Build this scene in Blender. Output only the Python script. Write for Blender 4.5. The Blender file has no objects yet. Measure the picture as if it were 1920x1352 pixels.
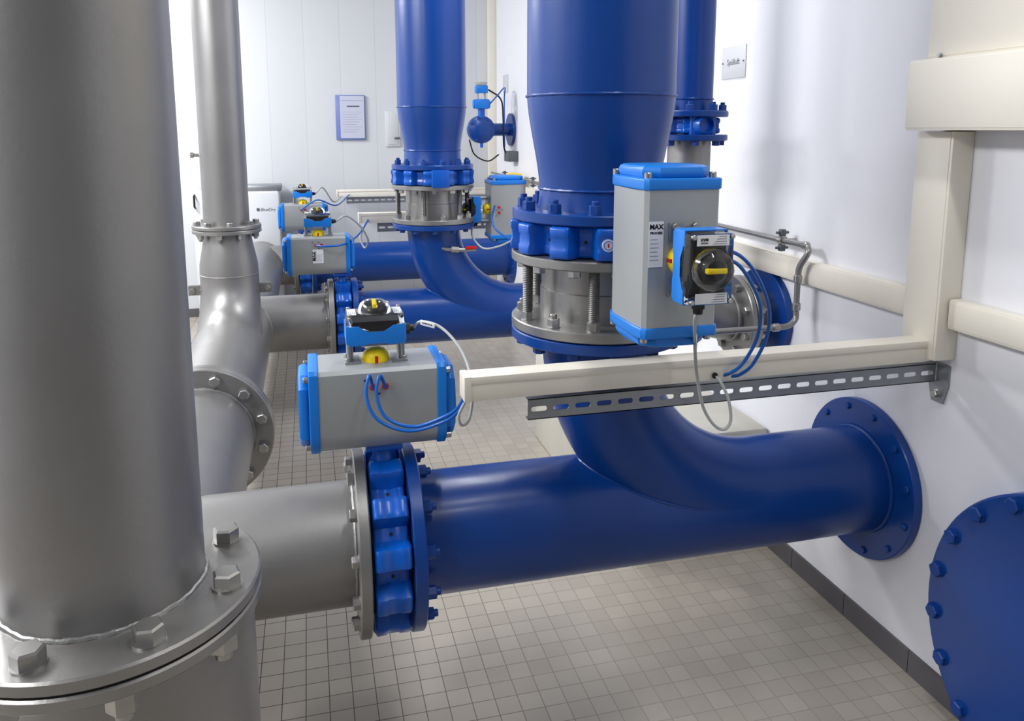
import bpy, bmesh, math, random
from mathutils import Vector, Matrix
random.seed(4)
SC = bpy.context.scene
C = SC.collection
PI = math.pi
V = Vector
# ---------------------------------------------------------------- camera
FPX = 1467.0; CX = 960.0; CY = 474.0; CAMZ = 1.65
th = math.radians(14.53); ph = math.radians(8.95)
Fv = V((math.sin(th)*math.cos(ph), math.cos(th)*math.cos(ph), -math.sin(ph)))
Rv = V((math.cos(th), -math.sin(th), 0))
Uv = Rv.cross(Fv)
CAM = V((0, 0, CAMZ))
cd = bpy.data.cameras.new('camera'); cam = bpy.data.objects.new('camera', cd); C.objects.link(cam)
cd.sensor_width = 36; cd.lens = FPX/1920*36; cd.shift_y = -(676-CY)/1920
cd.clip_start = 0.02
m = Matrix((Rv, Uv, -Fv)).transposed().to_4x4(); m.translation = CAM
cam.matrix_world = m
SC.camera = cam
try:
    SC.view_settings.view_transform = 'Standard'
    SC.view_settings.look = 'None'
except Exception: pass

def ray(u, v): return Fv + Rv*((u-CX)/FPX) + Uv*((CY-v)/FPX)
def P(u, v, Y):
    d = ray(u, v); return CAM + d*(Y/d.y)
def PX(u, v, X):
    d = ray(u, v); return CAM + d*(X/d.x)

# ---------------------------------------------------------------- materials
def lin(c):
    return tuple(((x/255)/12.92 if x/255 <= .04045 else ((x/255+.055)/1.055)**2.4) for x in c)
def mat(name, rgb, rough=.5, metal=0, var=.06, scale=8, bump=0, bscale=60, coat=0, alpha=1, spec=.5, trans=0, ior=1.45):
    mt = bpy.data.materials.new(name); mt.use_nodes = True
    nt = mt.node_tree; b = nt.nodes['Principled BSDF']
    col = lin(rgb)
    tc = nt.nodes.new('ShaderNodeTexCoord'); nz = nt.nodes.new('ShaderNodeTexNoise')
    nz.inputs['Scale'].default_value = scale; nz.inputs['Detail'].default_value = 5
    nt.links.new(tc.outputs['Object'], nz.inputs['Vector'])
    mx = nt.nodes.new('ShaderNodeMix'); mx.data_type = 'RGBA'
    mx.inputs[6].default_value = tuple(x*(1-var) for x in col)+(1,)
    mx.inputs[7].default_value = tuple(min(1, x*(1+var)) for x in col)+(1,)
    nt.links.new(nz.outputs['Fac'], mx.inputs[0]); nt.links.new(mx.outputs[2], b.inputs['Base Color'])
    b.inputs['Roughness'].default_value = rough; b.inputs['Metallic'].default_value = metal
    b.inputs['Specular IOR Level'].default_value = spec
    b.inputs['Coat Weight'].default_value = coat; b.inputs['Coat Roughness'].default_value = .12
    b.inputs['Alpha'].default_value = alpha
    b.inputs['Transmission Weight'].default_value = trans; b.inputs['IOR'].default_value = ior
    if bump:
        n2 = nt.nodes.new('ShaderNodeTexNoise'); n2.inputs['Scale'].default_value = bscale
        n2.inputs['Detail'].default_value = 4
        nt.links.new(tc.outputs['Object'], n2.inputs['Vector'])
        bp = nt.nodes.new('ShaderNodeBump'); bp.inputs['Strength'].default_value = bump
        bp.inputs['Distance'].default_value = .002
        nt.links.new(n2.outputs['Fac'], bp.inputs['Height']); nt.links.new(bp.outputs['Normal'], b.inputs['Normal'])
    return mt
M = {}
M['blue'] = mat('blue_pipe_paint', (2, 58, 134), .32, 0, .08, 4, .25, 14, coat=.05)
M['vblue'] = mat('valve_blue_paint', (4, 84, 182), .3, 0, .08, 6, .15, 50, coat=.15)
M['capblue'] = mat('actuator_cap_blue', (16, 118, 210), .35, 0, .03)
M['hose'] = mat('hose_blue', (10, 92, 180), .3, 0, .03)
M['steel'] = mat('blasted_stainless', (146, 145, 144), .4, .7, .2, 3.5, .12, 120)
M['steel2'] = mat('flange_stainless', (150, 149, 147), .35, .75, .14, 14, .15, 90)
M['bolt'] = mat('bolt_steel', (172, 171, 169), .3, .9, .15, 30)
M['weld'] = mat('weld_metal', (150, 150, 149), .45, .7, .25, 60, .6, 200)
M['alu'] = mat('anodised_aluminium', (160, 164, 165), .42, .35, .03, 5, .03)
M['galv'] = mat('galvanised_steel', (146, 150, 154), .4, .7, .12, 25)
M['stud'] = mat('dark_stud_steel', (112, 112, 112), .45, .7, .2, 30)
M['cream'] = mat('cream_plastic', (226, 221, 208), .45, 0, .02, 5)
M['wall'] = mat('white_wall_paint', (225, 226, 231), .75, 0, .02, 3, .25, 25)
M['wallrear'] = mat('grey_rear_wall_paint', (120, 121, 124), .8, 0, .02, 3)
M['ceil'] = mat('ceiling_paint', (168, 168, 170), .8, 0, .02)
M['base'] = mat('dark_tile', (86, 84, 87), .4, 0, .08, 10)
M['black'] = mat('black_rubber', (14, 14, 16), .45, 0, .1)
M['white'] = mat('white_plastic', (214, 216, 218), .4, 0, .02)
M['signgrey'] = mat('sign_plate', (200, 202, 205), .4, 0, .02)
M['paper'] = mat('paper', (224, 226, 232), .6, 0, .02)
M['greypaper'] = mat('grey_paper', (190, 194, 212), .6, 0, .02)
M['ink'] = mat('ink', (18, 18, 22), .6)
M['inkgrey'] = mat('grey_ink', (125, 127, 140), .6)
M['yellow'] = mat('yellow_plastic', (246, 216, 16), .35, 0, .02)
M['red'] = mat('red_plastic', (185, 22, 22), .4, 0, .03)
M['smoke'] = mat('clear_cover', (248, 250, 252), .03, 0, 0, trans=1, ior=1.38)
M['cable'] = mat('grey_cable', (176, 181, 180), .45, 0, .02)
M['concrete'] = mat('painted_concrete', (188, 186, 176), .7, 0, .1, 8, .5, 40)
M['darkgrey'] = mat('dark_grey_metal', (92, 98, 102), .45, .3, .04)
M['holder'] = mat('blue_tint_plastic', (112, 128, 182), .3, 0, .03)
M['bluebolt'] = mat('painted_bolt_blue', (2, 58, 134), .45, 0, .05, 30)
bw = bpy.data.materials.new('white_panel_paint'); bw.use_nodes = True
nt = bw.node_tree; b = nt.nodes['Principled BSDF']
tc = nt.nodes.new('ShaderNodeTexCoord'); sx = nt.nodes.new('ShaderNodeSeparateXYZ'); cx = nt.nodes.new('ShaderNodeCombineXYZ')
nt.links.new(tc.outputs['Object'], sx.inputs[0]); nt.links.new(sx.outputs['X'], cx.inputs['X']); nt.links.new(sx.outputs['Z'], cx.inputs['Y'])
br = nt.nodes.new('ShaderNodeTexBrick'); br.offset = 0; br.squash = 1
br.inputs['Scale'].default_value = 1; br.inputs['Brick Width'].default_value = .31; br.inputs['Row Height'].default_value = 9
br.inputs['Mortar Size'].default_value = .004; br.inputs['Mortar Smooth'].default_value = 1
br.inputs['Color1'].default_value = lin((204, 207, 210))+(1,); br.inputs['Color2'].default_value = lin((198, 201, 205))+(1,); br.inputs['Mortar'].default_value = lin((182, 186, 192))+(1,)
nt.links.new(cx.outputs[0], br.inputs['Vector']); nt.links.new(br.outputs['Color'], b.inputs['Base Color']); b.inputs['Roughness'].default_value = .55
wv = nt.nodes.new('ShaderNodeTexNoise'); wv.inputs['Scale'].default_value = 3
nt.links.new(tc.outputs['Object'], wv.inputs['Vector'])
bp = nt.nodes.new('ShaderNodeBump'); bp.inputs['Strength'].default_value = .4; bp.inputs['Distance'].default_value = .01
nt.links.new(wv.outputs['Fac'], bp.inputs['Height']); nt.links.new(bp.outputs['Normal'], b.inputs['Normal'])
M['backwall'] = bw
ft = bpy.data.materials.new('floor_tiles'); ft.use_nodes = True
nt = ft.node_tree; b = nt.nodes['Principled BSDF']
tc = nt.nodes.new('ShaderNodeTexCoord'); br = nt.nodes.new('ShaderNodeTexBrick')
br.offset = 0; br.squash = 1
br.inputs['Scale'].default_value = 1; br.inputs['Brick Width'].default_value = .067; br.inputs['Row Height'].default_value = .067
br.inputs['Mortar Size'].default_value = .0016; br.inputs['Mortar Smooth'].default_value = .3
br.inputs['Color1'].default_value = lin((176, 169, 157))+(1,); br.inputs['Color2'].default_value = lin((167, 160, 149))+(1,)
nt.links.new(tc.outputs['Object'], br.inputs['Vector'])
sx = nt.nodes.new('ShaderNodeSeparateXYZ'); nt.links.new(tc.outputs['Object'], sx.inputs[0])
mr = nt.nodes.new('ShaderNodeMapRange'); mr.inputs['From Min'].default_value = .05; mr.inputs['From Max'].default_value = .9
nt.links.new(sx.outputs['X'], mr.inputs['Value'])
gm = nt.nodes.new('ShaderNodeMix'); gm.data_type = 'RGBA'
gm.inputs[6].default_value = lin((76, 70, 63))+(1,); gm.inputs[7].default_value = lin((150, 143, 132))+(1,)  # grout pales to the right: floor sheen painted into the colour
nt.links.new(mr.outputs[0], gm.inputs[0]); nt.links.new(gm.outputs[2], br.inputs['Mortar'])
nz = nt.nodes.new('ShaderNodeTexNoise'); nz.inputs['Scale'].default_value = 1.6; nz.inputs['Detail'].default_value = 4
nt.links.new(tc.outputs['Object'], nz.inputs['Vector'])
mx = nt.nodes.new('ShaderNodeMix'); mx.data_type = 'RGBA'; mx.blend_type = 'MULTIPLY'; mx.inputs[0].default_value = .2
nt.links.new(br.outputs['Color'], mx.inputs[6]); nt.links.new(nz.outputs['Fac'], mx.inputs[7])
nt.links.new(mx.outputs[2], b.inputs['Base Color']); b.inputs['Roughness'].default_value = .25
bp = nt.nodes.new('ShaderNodeBump'); bp.invert = True; bp.inputs['Strength'].default_value = .25; bp.inputs['Distance'].default_value = .0012
nt.links.new(br.outputs['Fac'], bp.inputs['Height']); nt.links.new(bp.outputs['Normal'], b.inputs['Normal'])
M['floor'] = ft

# ---------------------------------------------------------------- builder
def basis(ax):
    ax = ax.normalized()
    if abs(ax.z) > .9: u = V((1, 0, 0))
    elif abs(ax.x) > .9: u = V((0, 1, 0))
    else: u = V((1, 0, 0))
    u = (u - ax*u.dot(ax)).normalized()
    return u, ax.cross(u)
class B:
    def __init__(s): s.bm = bmesh.new(); s.thr = .55
    def lathe(s, prof, p0, ax, seg=48, loop=False, caps=True, rfun=None):
        ax = V(ax).normalized(); p0 = V(p0); u, w = basis(ax); rings = []
        for r, h in prof:
            ring = []
            for k in range(seg):
                a = 2*PI*k/seg; rr = r if rfun is None else r+rfun(a, h)
                ring.append(s.bm.verts.new(p0+ax*h+u*(rr*math.cos(a))+w*(rr*math.sin(a))))
            rings.append(ring)
        n = len(rings)
        for i in range(n if loop else n-1):
            A = rings[i]; D = rings[(i+1) % n]
            for k in range(seg):
                s.bm.faces.new((A[k], A[(k+1) % seg], D[(k+1) % seg], D[k]))
        if not loop and caps:
            s.bm.faces.new(rings[0]); s.bm.faces.new(rings[-1])
        return s
    def cyl(s, p0, p1, r0, r1=None, seg=48, bev=0):
        p0 = V(p0); p1 = V(p1); L = (p1-p0).length
        if r1 is None: r1 = r0
        if bev: pr = [(r0-bev, 0), (r0, bev), (r1, L-bev), (r1-bev, L)]
        else: pr = [(r0, 0), (r1, L)]
        return s.lathe(pr, p0, p1-p0, seg)
    def sweep(s, pts, r, seg=24, caps=True):
        pts = [V(p) for p in pts]; n = len(pts)
        T = [(pts[min(i+1, n-1)]-pts[max(i-1, 0)]).normalized() for i in range(n)]
        u, w = basis(T[0]); rings = []
        for i in range(n):
            u = (u-T[i]*u.dot(T[i])).normalized(); w = T[i].cross(u)
            rr = r[i] if isinstance(r, (list, tuple)) else r
            rings.append([s.bm.verts.new(pts[i]+u*(rr*math.cos(2*PI*k/seg))+w*(rr*math.sin(2*PI*k/seg))) for k in range(seg)])
        for i in range(n-1):
            for k in range(seg):
                s.bm.faces.new((rings[i][k], rings[i][(k+1) % seg], rings[i+1][(k+1) % seg], rings[i+1][k]))
        if caps: s.bm.faces.new(rings[0]); s.bm.faces.new(rings[-1])
        return s
    def torus(s, c, ax, R, r, seg=64, irr=0):
        c = V(c); u, w = basis(V(ax)); ax = V(ax).normalized(); rings = []
        for k in range(seg):
            a = 2*PI*k/seg; d = u*math.cos(a)+w*math.sin(a); rr = r*(1+irr*math.sin(k*2.3))
            rings.append([s.bm.verts.new(c+d*(R+rr*math.cos(2*PI*j/8))+ax*(rr*math.sin(2*PI*j/8))) for j in range(8)])
        for k in range(seg):
            A = rings[k]; D = rings[(k+1) % seg]
            for j in range(8): s.bm.faces.new((A[j], A[(j+1) % 8], D[(j+1) % 8], D[j]))
        return s
    def box(s, lo, hi, bev=0, seg=2):
        lo = V(lo); hi = V(hi); c = (lo+hi)/2; d = hi-lo
        r = bmesh.ops.create_cube(s.bm, size=1)
        vs = r['verts']
        for v in vs: v.co = V((v.co.x*d.x, v.co.y*d.y, v.co.z*d.z))+c
        if bev:
            es = list({e for v in vs for e in v.link_edges})
            bmesh.ops.bevel(s.bm, geom=es, offset=bev, segments=seg, affect='EDGES', profile=.5)
        return s
    def prism(s, poly, Mx, h, h0=0, bev=0):
        A = [s.bm.verts.new(Mx @ V((x, y, h0))) for x, y in poly]
        D = [s.bm.verts.new(Mx @ V((x, y, h))) for x, y in poly]
        n = len(poly)
        f1 = s.bm.faces.new(A); f2 = s.bm.faces.new(D)
        for k in range(n): s.bm.faces.new((A[k], A[(k+1) % n], D[(k+1) % n], D[k]))
        if bev:
            es = list(set(f1.edges) | set(f2.edges))
            bmesh.ops.bevel(s.bm, geom=es, offset=bev, segments=2, affect='EDGES', profile=.5)
        return s
    def mesh(s, name, mt):
        bmesh.ops.recalc_face_normals(s.bm, faces=s.bm.faces[:])
        for f in s.bm.faces: f.smooth = True
        for e in s.bm.edges:
            if len(e.link_faces) == 2 and e.calc_face_angle(0) > s.thr: e.smooth = False
        me = bpy.data.meshes.new(name); s.bm.to_mesh(me); s.bm.free()
        me.materials.append(M[mt] if isinstance(mt, str) else mt)
        return me
    def build(s, name, mt, parent=None, local=False, label=None):
        if parent is not None and not local:
            s.bm.transform(W[parent.name].inverted())
        me = s.mesh(name, mt); o = bpy.data.objects.new(name, me); C.objects.link(o)
        if parent is not None: o.parent = parent; W[o.name] = W[parent.name]
        else: W[o.name] = Matrix()
        if label: o['label'] = label
        return o
W = {}
def thing(name, label, cat, loc=(0, 0, 0), rot=None, group=None):
    o = bpy.data.objects.new(name, None); C.objects.link(o); o.empty_display_size = .05
    mw = (rot.to_4x4() if rot is not None else Matrix()); mw.translation = V(loc)
    o.matrix_world = mw; W[o.name] = mw.copy()
    o['label'] = label; o['category'] = cat
    if group: o['group'] = group
    return o
def tag(o, label, cat, group=None):
    me = o.data; xs = [v.co for v in me.vertices]
    lo = V((min(p.x for p in xs), min(p.y for p in xs), min(p.z for p in xs))); hi = V((max(p.x for p in xs), max(p.y for p in xs), max(p.z for p in xs)))
    c = V(((lo.x+hi.x)/2, (lo.y+hi.y)/2, lo.z)); me.transform(Matrix.Translation(-c)); o.location = c
    o['label'] = label; o['category'] = cat
    if group: o['group'] = group
    return o
def put(name, me, parent, Mw, local=False):
    o = bpy.data.objects.new(name, me); C.objects.link(o); o.parent = parent
    o.matrix_local = Mw if local else W[parent.name].inverted() @ Mw
    return o
def zto(p, ax, spin=0):
    ax = V(ax).normalized(); u, w = basis(ax)
    mm = Matrix((u, w, ax)).transposed().to_4x4(); mm = Matrix.Translation(V(p)) @ mm @ Matrix.Rotation(spin, 4, 'Z')
    return mm
_c = {}
def boltmesh(kind, s, mt):
    key = (kind, s, mt)
    if key in _c: return _c[key]
    b = B(); R = s/math.sqrt(3)
    b.lathe([(s*.62, 0), (s*.62, s*.09)], (0, 0, 0), (0, 0, 1), 20)
    h0 = s*.09; h1 = h0+s*(.58 if kind == 'head' else .74 if kind == 'nut' else .32)
    b.lathe([(R, h0), (R, h1-s*.08), (R*.84, h1)], (0, 0, 0), (0, 0, 1), 6)
    if kind == 'nut': b.lathe([(s*.32, h1-.001), (s*.32, h1+s*.3), (s*.27, h1+s*.36)], (0, 0, 0), (0, 0, 1), 14)
    _c[key] = b.mesh('bolt', mt); return _c[key]
def capmesh(s, mt):
    key = ('cap', s, mt)
    if key in _c: return _c[key]
    b = B(); b.lathe([(s/2, 0), (s/2, s*.7), (s*.42, s*.8)], (0, 0, 0), (0, 0, 1), 14)
    _c[key] = b.mesh('bolt', mt); return _c[key]
def bolts(parent, c, ax, rb, n, s, mt, kind='head', ph0=0, skip=()):
    ax = V(ax).normalized(); u, w = basis(ax)
    for k in range(n):
        if k in skip: continue
        a = ph0+2*PI*k/n
        p = V(c)+u*(rb*math.cos(a))+w*(rb*math.sin(a))
        put('nut' if kind == 'nut' else 'bolt', boltmesh(kind, s, mt), parent, zto(p, ax, random.random()*1))
def flange(parent, c, ax, ro, ri, t, mt, name='flange', bev=.003, label=None):
    b = B(); b.lathe([(ri, 0), (ro-bev, 0), (ro, bev), (ro, t-bev), (ro-bev, t), (ri, t)], c, ax, 72, loop=True)
    return b.build(name, mt, parent, label=label)
def bead(parent, c, ax, R, r, mt, irr=.15, seg=72):
    b = B(); b.torus(c, ax, R, r, seg, irr); return b.build('weld_bead', mt, parent)
def arc(p, q, c, n=16):
    p = V(p); q = V(q); c = V(c)
    return [c+(p-c)*math.cos(PI/2*i/n)+(q-c)*math.sin(PI/2*i/n) for i in range(n+1)]
def cat(pts, n=8):
    pts = [V(p) for p in pts]; out = []
    q = [pts[0]*2-pts[1]]+pts+[pts[-1]*2-pts[-2]]
    for i in range(1, len(q)-2):
        for k in range(n):
            t = k/n; a, b_, c, d = q[i-1], q[i], q[i+1], q[i+2]
            out.append(.5*((2*b_)+(c-a)*t+(2*a-5*b_+4*c-d)*t*t+(3*b_-a-3*c+d)*t**3))
    out.append(pts[-1]); return out
def text(s, size, Mw, parent, name='lettering', mt='ink', depth=.0003, xs=1.0, bold=0):
    cu = bpy.data.curves.new('t', 'FONT'); cu.body = s; cu.size = size; cu.extrude = depth
    cu.align_x = 'CENTER'; cu.align_y = 'CENTER'; cu.offset = bold
    o = bpy.data.objects.new('t', cu); C.objects.link(o)
    dg = bpy.context.evaluated_depsgraph_get(); me = bpy.data.meshes.new_from_object(o.evaluated_get(dg))
    bpy.data.objects.remove(o)
    me.transform(Matrix.Diagonal((xs, 1, 1, 1))); me.materials.clear(); me.materials.append(M[mt])
    n = bpy.data.objects.new(name, me); C.objects.link(n); n.parent = parent
    n.matrix_local = W[parent.name].inverted() @ Mw
    return n
def frame(p, right, up):
    right = V(right).normalized(); up = V(up).normalized(); n = right.cross(up)
    mm = Matrix((right, up, n)).transposed().to_4x4(); mm.translation = V(p); return mm

# ---------------------------------------------------------------- setting
XW = 1.729; YB = 7.3; ZC = 3.6; XL = -3.0; YF = -2.0
def struct(name, lo, hi, mt):
    b = B(); b.box(lo, hi); o = b.build(name, mt); o['kind'] = 'structure'; return o
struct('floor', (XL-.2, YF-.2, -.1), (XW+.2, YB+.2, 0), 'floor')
struct('wall_right', (XW, YF-.2, 0), (XW+.2, YB+.2, ZC), 'wall')
struct('wall_back', (XL-.2, YB, 0), (XW, YB+.2, ZC), 'backwall')
struct('wall_left', (XL-.2, YF-.2, 0), (XL, YB, ZC), 'wall')
struct('wall_front', (XL, YF-.2, 0), (XW, YF, ZC), 'wallrear')
struct('ceiling', (XL-.2, YF-.2, ZC), (XW+.2, YB+.2, ZC+.1), 'ceil')
def baseboard(name, a, bb, nrm):
    a = V(a); bb = V(bb); b = B(); L = (bb-a).length; d = (bb-a)/L; n = int(L/.3)+1
    for i in range(n):
        p = a+d*(i*.3+.0015); q = a+d*(min(L, (i+1)*.3)-.0015)
        if (q-p).length < .01: continue
        x0 = min(p.x, q.x, p.x+nrm[0]*.01, q.x+nrm[0]*.01); x1 = max(p.x, q.x, p.x+nrm[0]*.01, q.x+nrm[0]*.01)
        y0 = min(p.y, q.y, p.y+nrm[1]*.01, q.y+nrm[1]*.01); y1 = max(p.y, q.y, p.y+nrm[1]*.01, q.y+nrm[1]*.01)
        b.box((x0, y0, 0), (x1, y1, .075))
    o = b.build(name, 'base'); o['kind'] = 'structure'
baseboard('baseboard_right', (XW, 0, 0), (XW, YB, 0), (-1, 0))
baseboard('baseboard_back', (XL, YB, 0), (XW, YB, 0), (0, -1))
baseboard('baseboard_left', (XL, -1, 0), (XL, YB, 0), (1, 0))

# ---------------------------------------------------------------- pipes
Z0 = .525; HX = -.42; RH = .186
STUBS = [(2.06, .085, .165), (4.67, .085, .165), (6.75, -.14, .165)]
hd = thing('grey_header_pipe', 'grey stainless header pipe running low along the left with side branches to the blue lines', 'pipe', (HX, 1.14, .3))
YH = 2.95
b = B(); b.cyl((HX, 1.05, Z0), (HX, YH, Z0), RH); b.build('pipe', 'steel', hd)
b = B(); b.cyl((HX, YH+.07, Z0), (HX, 6.95, Z0), RH, bev=.03); b.build('pipe', 'steel', hd)
for s in (0, 1):
    f = flange(hd, (HX, YH+.038*s, Z0), (0, 1, 0), .258, RH-.01, .032, 'steel2')
    bolts(f, (HX, YH if s == 0 else YH+.070, Z0), (0, -1 if s == 0 else 1, 0), .222, 12, .036, 'bolt', 'head' if s == 0 else 'nut', PI/12)
bead(hd, (HX, YH-.004, Z0), (0, 1, 0), RH, .006, 'weld')
for y, xe, r in STUBS:
    b = B(); b.cyl((HX, y, Z0), (xe-.0, y, Z0), r); b.build('branch_pipe', 'steel', hd)
    f = flange(hd, (xe, y, Z0), (1, 0, 0), .25, r-.01, .03, 'steel2')
    bolts(f, (xe, y, Z0), (-1, 0, 0), .215, 12, .028, 'bolt', 'head', PI/12)
    bead(hd, (xe-.004, y, Z0), (1, 0, 0), r, .005, 'weld')
    pts = []
    for k in range(49):
        a = 2*PI*k/48; yy = r*math.cos(a); zz = r*math.sin(a)
        pts.append(V((HX+math.sqrt(max(0, RH*RH-zz*zz)), y+yy, Z0+zz)))
    b = B(); b.sweep(pts, .004, 8, caps=False); b.build('weld_bead', 'weld', hd)
FR = V((-.30, 1.14, 0)); RF = .1305
b = B(); b.lathe([(.172, .3), (.172, .93), (.145, .965), (.133, .975)], (-.28, 1.18, 0), (0, 0, 1), 72); b.build('vertical_pipe', 'steel', hd)
f = flange(hd, (FR.x, FR.y, .969), (0, 0, 1), .208, .12, .02, 'steel2')
bolts(f, (FR.x, FR.y, .969), (0, 0, -1), .182, 8, .036, 'bolt', 'nut', PI/8+.1)
BY = 4.27
b = B(); b.lathe([(.146, .905), (.144, .96), (.124, 1.065), (.115, 1.13)], (HX, BY, 0), (0, 0, 1), 60); b.build('reducer', 'steel', hd)
RE = .34
b = B(); b.sweep([V((HX, BY, .91))]+arc((HX, BY, Z0+.02+RE), (HX, BY-RE, Z0+.02), (HX, BY-RE, Z0+.02+RE), 20)+[V((HX, BY-RE-.3, Z0+.002))], [.146]+[.146+.034*(i/20)**1.6 for i in range(21)]+[.184], 64); b.build('elbow', 'steel', hd)
bead(hd, (HX, BY, .908), (0, 0, 1), .146, .003, 'weld')
f = flange(hd, (HX, BY, 1.125), (0, 0, 1), .171, .1, .02, 'steel2')
bolts(f, (HX, BY, 1.125), (0, 0, -1), .145, 8, .03, 'bolt', 'nut', .2)

fr = thing('grey_riser_pipe', 'large matt grey vertical pipe closest on the left with a heavy bolted flange', 'pipe', (FR.x, FR.y, .992))
b = B(); b.cyl((FR.x, FR.y, 1.0), (FR.x, FR.y, ZC), RF, seg=96); b.build('pipe', 'steel', fr)
f = flange(fr, (FR.x, FR.y, .992), (0, 0, 1), .208, .12, .02, 'steel2')
bolts(f, (FR.x, FR.y, 1.012), (0, 0, 1), .173, 8, .034, 'bolt', 'head', PI/8+.1)
b = B(); pts = [V((FR.x+(RF+.0005+.0008*math.sin(k*.61))*math.cos(2*PI*k/160), FR.y+(RF+.0005+.0008*math.sin(k*.61))*math.sin(2*PI*k/160), 1.0125+.0006*math.sin(k*1.3))) for k in range(161)]
b.sweep(pts, .0042, 8, caps=False); b.build('weld_bead', 'weld', fr)
gr = thing('grey_riser_pipe', 'slimmer grey vertical pipe farther back with a flange beside the stacked actuators', 'pipe', (HX, BY, 1.147))
b = B(); b.cyl((HX, BY, 1.15), (HX, BY, ZC), .113); b.build('pipe', 'steel', gr)
f = flange(gr, (HX, BY, 1.147), (0, 0, 1), .171, .1, .02, 'steel2')
bolts(f, (HX, BY, 1.167), (0, 0, 1), .145, 8, .03, 'bolt', 'head', .2)
p = P(378, 291, BY); b = B(); b.cyl((HX-.11, BY, p.z), (HX-.155, BY, p.z), .008, seg=12); b.cyl((HX-.14, BY, p.z), (HX-.155, BY, p.z), .014, seg=12); b.build('drain_nipple', 'bolt', gr)
cl = thing('pipe_clamp', 'thin steel pipe clamp with bolted ears around the far grey pipe neck', 'clamp', (HX, BY, .80))
for s in (-1, 1):
    b = B(); n = 20
    pts = [V((HX+.150*math.cos(PI*(i/n)), BY+s*.150*math.sin(PI*i/n), .825)) for i in range(n+1)]
    rings = [[b.bm.verts.new(V((HX, BY, 0))+(V((p_.x-HX, p_.y-BY, 0))*k)+V((0, 0, zz))) for k, zz in ((.985, .815), (1.004, .815), (1.004, .835), (.985, .835))] for p_ in pts]
    for i in range(n):
        for j in range(4): b.bm.faces.new((rings[i][j], rings[i][(j+1) % 4], rings[i+1][(j+1) % 4], rings[i+1][j]))
    for q in (-1, 1): b.box((HX+q*.175-.03, BY+(.004 if s > 0 else -.012), .80), (HX+q*.175+.03, BY+(.012 if s > 0 else -.004), .85))
    b.build('band', 'steel', cl)
for s in (-1, 1):
    put('bolt', boltmesh('head', .026, 'bolt'), cl, zto((HX+s*.186, BY-.012, .825), (0, -1, 0)))
    put('bolt', boltmesh('nut', .026, 'bolt'), cl, zto((HX+s*.186, BY+.012, .825), (0, 1, 0)))

def blue_run(y, x0, xr, label, group, branch=True, RB=.55, r=.168, re=.158):
    t = thing('blue_pipe_line', label, 'pipe', (x0, y, Z0-r), group=group)
    b = B(); b.cyl((x0, y, Z0), (XW-.02, y, Z0), r, seg=72); b.build('pipe', 'blue', t)
    f = flange(t, (x0, y, Z0), (1, 0, 0), .25, r-.02, .034, 'blue')
    bolts(f, (x0+.034, y, Z0), (1, 0, 0), .215, 12, .03, 'bluebolt', 'nut', PI/12)
    f = flange(t, (XW-.03, y, Z0), (1, 0, 0), .258, r-.02, .0295, 'blue', 'wall_flange')
    bolts(f, (XW-.03, y, Z0), (-1, 0, 0), .232, 12, .019, 'bluebolt', 'low', PI/12)
    bead(t, (XW-.034, y, Z0), (1, 0, 0), r, .006, 'blue', 0); bead(t, (x0+.04, y, Z0), (1, 0, 0), r, .004, 'blue')
    if branch:
        top = V((xr, y, Z0+RB)); end = V((xr+RB, y, Z0)); c = V((xr+RB, y, Z0+RB))
        pts = arc(top, end, c, 28)
        rad = [re+(r-.0003-re)*max(0, (i/28-.1)/.9)**1.3 for i in range(29)]
        b = B(); b.sweep(pts, rad, 64); b.build('swept_branch', 'blue', t)
        seam = []
        for k in range(73):
            fi = 2*PI*k/72; hit = None
            for i in range(0, 561):
                q = i/560; a = PI/2*q; rr = re+(r-.0003-re)*max(0, (q-.1)/.9)**1.3
                nrm = V((-math.cos(a), 0, -math.sin(a)))
                pc = c+nrm*RB; pt = pc+nrm*(rr*math.cos(fi))+V((0, rr*math.sin(fi), 0))
                if math.hypot(pt.y-y, pt.z-Z0) <= r: hit = pt; break
            if hit is not None and hit.z > Z0-.02 and hit.x < xr+RB*.62: seam.append((fi, hit))
        seam.sort(key=lambda e: (e[0]+PI) % (2*PI))
        sp = [e[1] for e in seam]
        runs = [[sp[0]]]
        for q in sp[1:]:
            if (q-runs[-1][-1]).length > .12: runs.append([q])
            else: runs[-1].append(q)
        rn = max(runs, key=len)
        if len(rn) > 4:
            n = len(rn); b = B(); b.sweep(rn, [.0042*(1+.2*math.sin(j*2.1))*min(1, .2+min(j, n-1-j)/3) for j in range(n)], 8); b.build('weld_bead', 'blue', t)
        f = flange(t, (xr, y, 1.070), (0, 0, 1), .245, re-.02, .03, 'blue')
        bolts(f, (xr, y, 1.070), (0, 0, -1), .215, 12, .03, 'bluebolt', 'head', 0.12)
        bead(t, (xr, y, 1.066), (0, 0, 1), re, .005, 'blue')
    return t
blue_run(2.06, .22, .786, 'dark blue horizontal pipe nearest the camera with a swept branch and wall flange', None)
blue_run(4.67, .22, .72, 'second dark blue horizontal pipe behind the first with a swept branch and small drain tap', None)
blue_run(6.75, 0.0, 0, 'farthest dark blue horizontal pipe in front of the back wall', None, branch=False)

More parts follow.
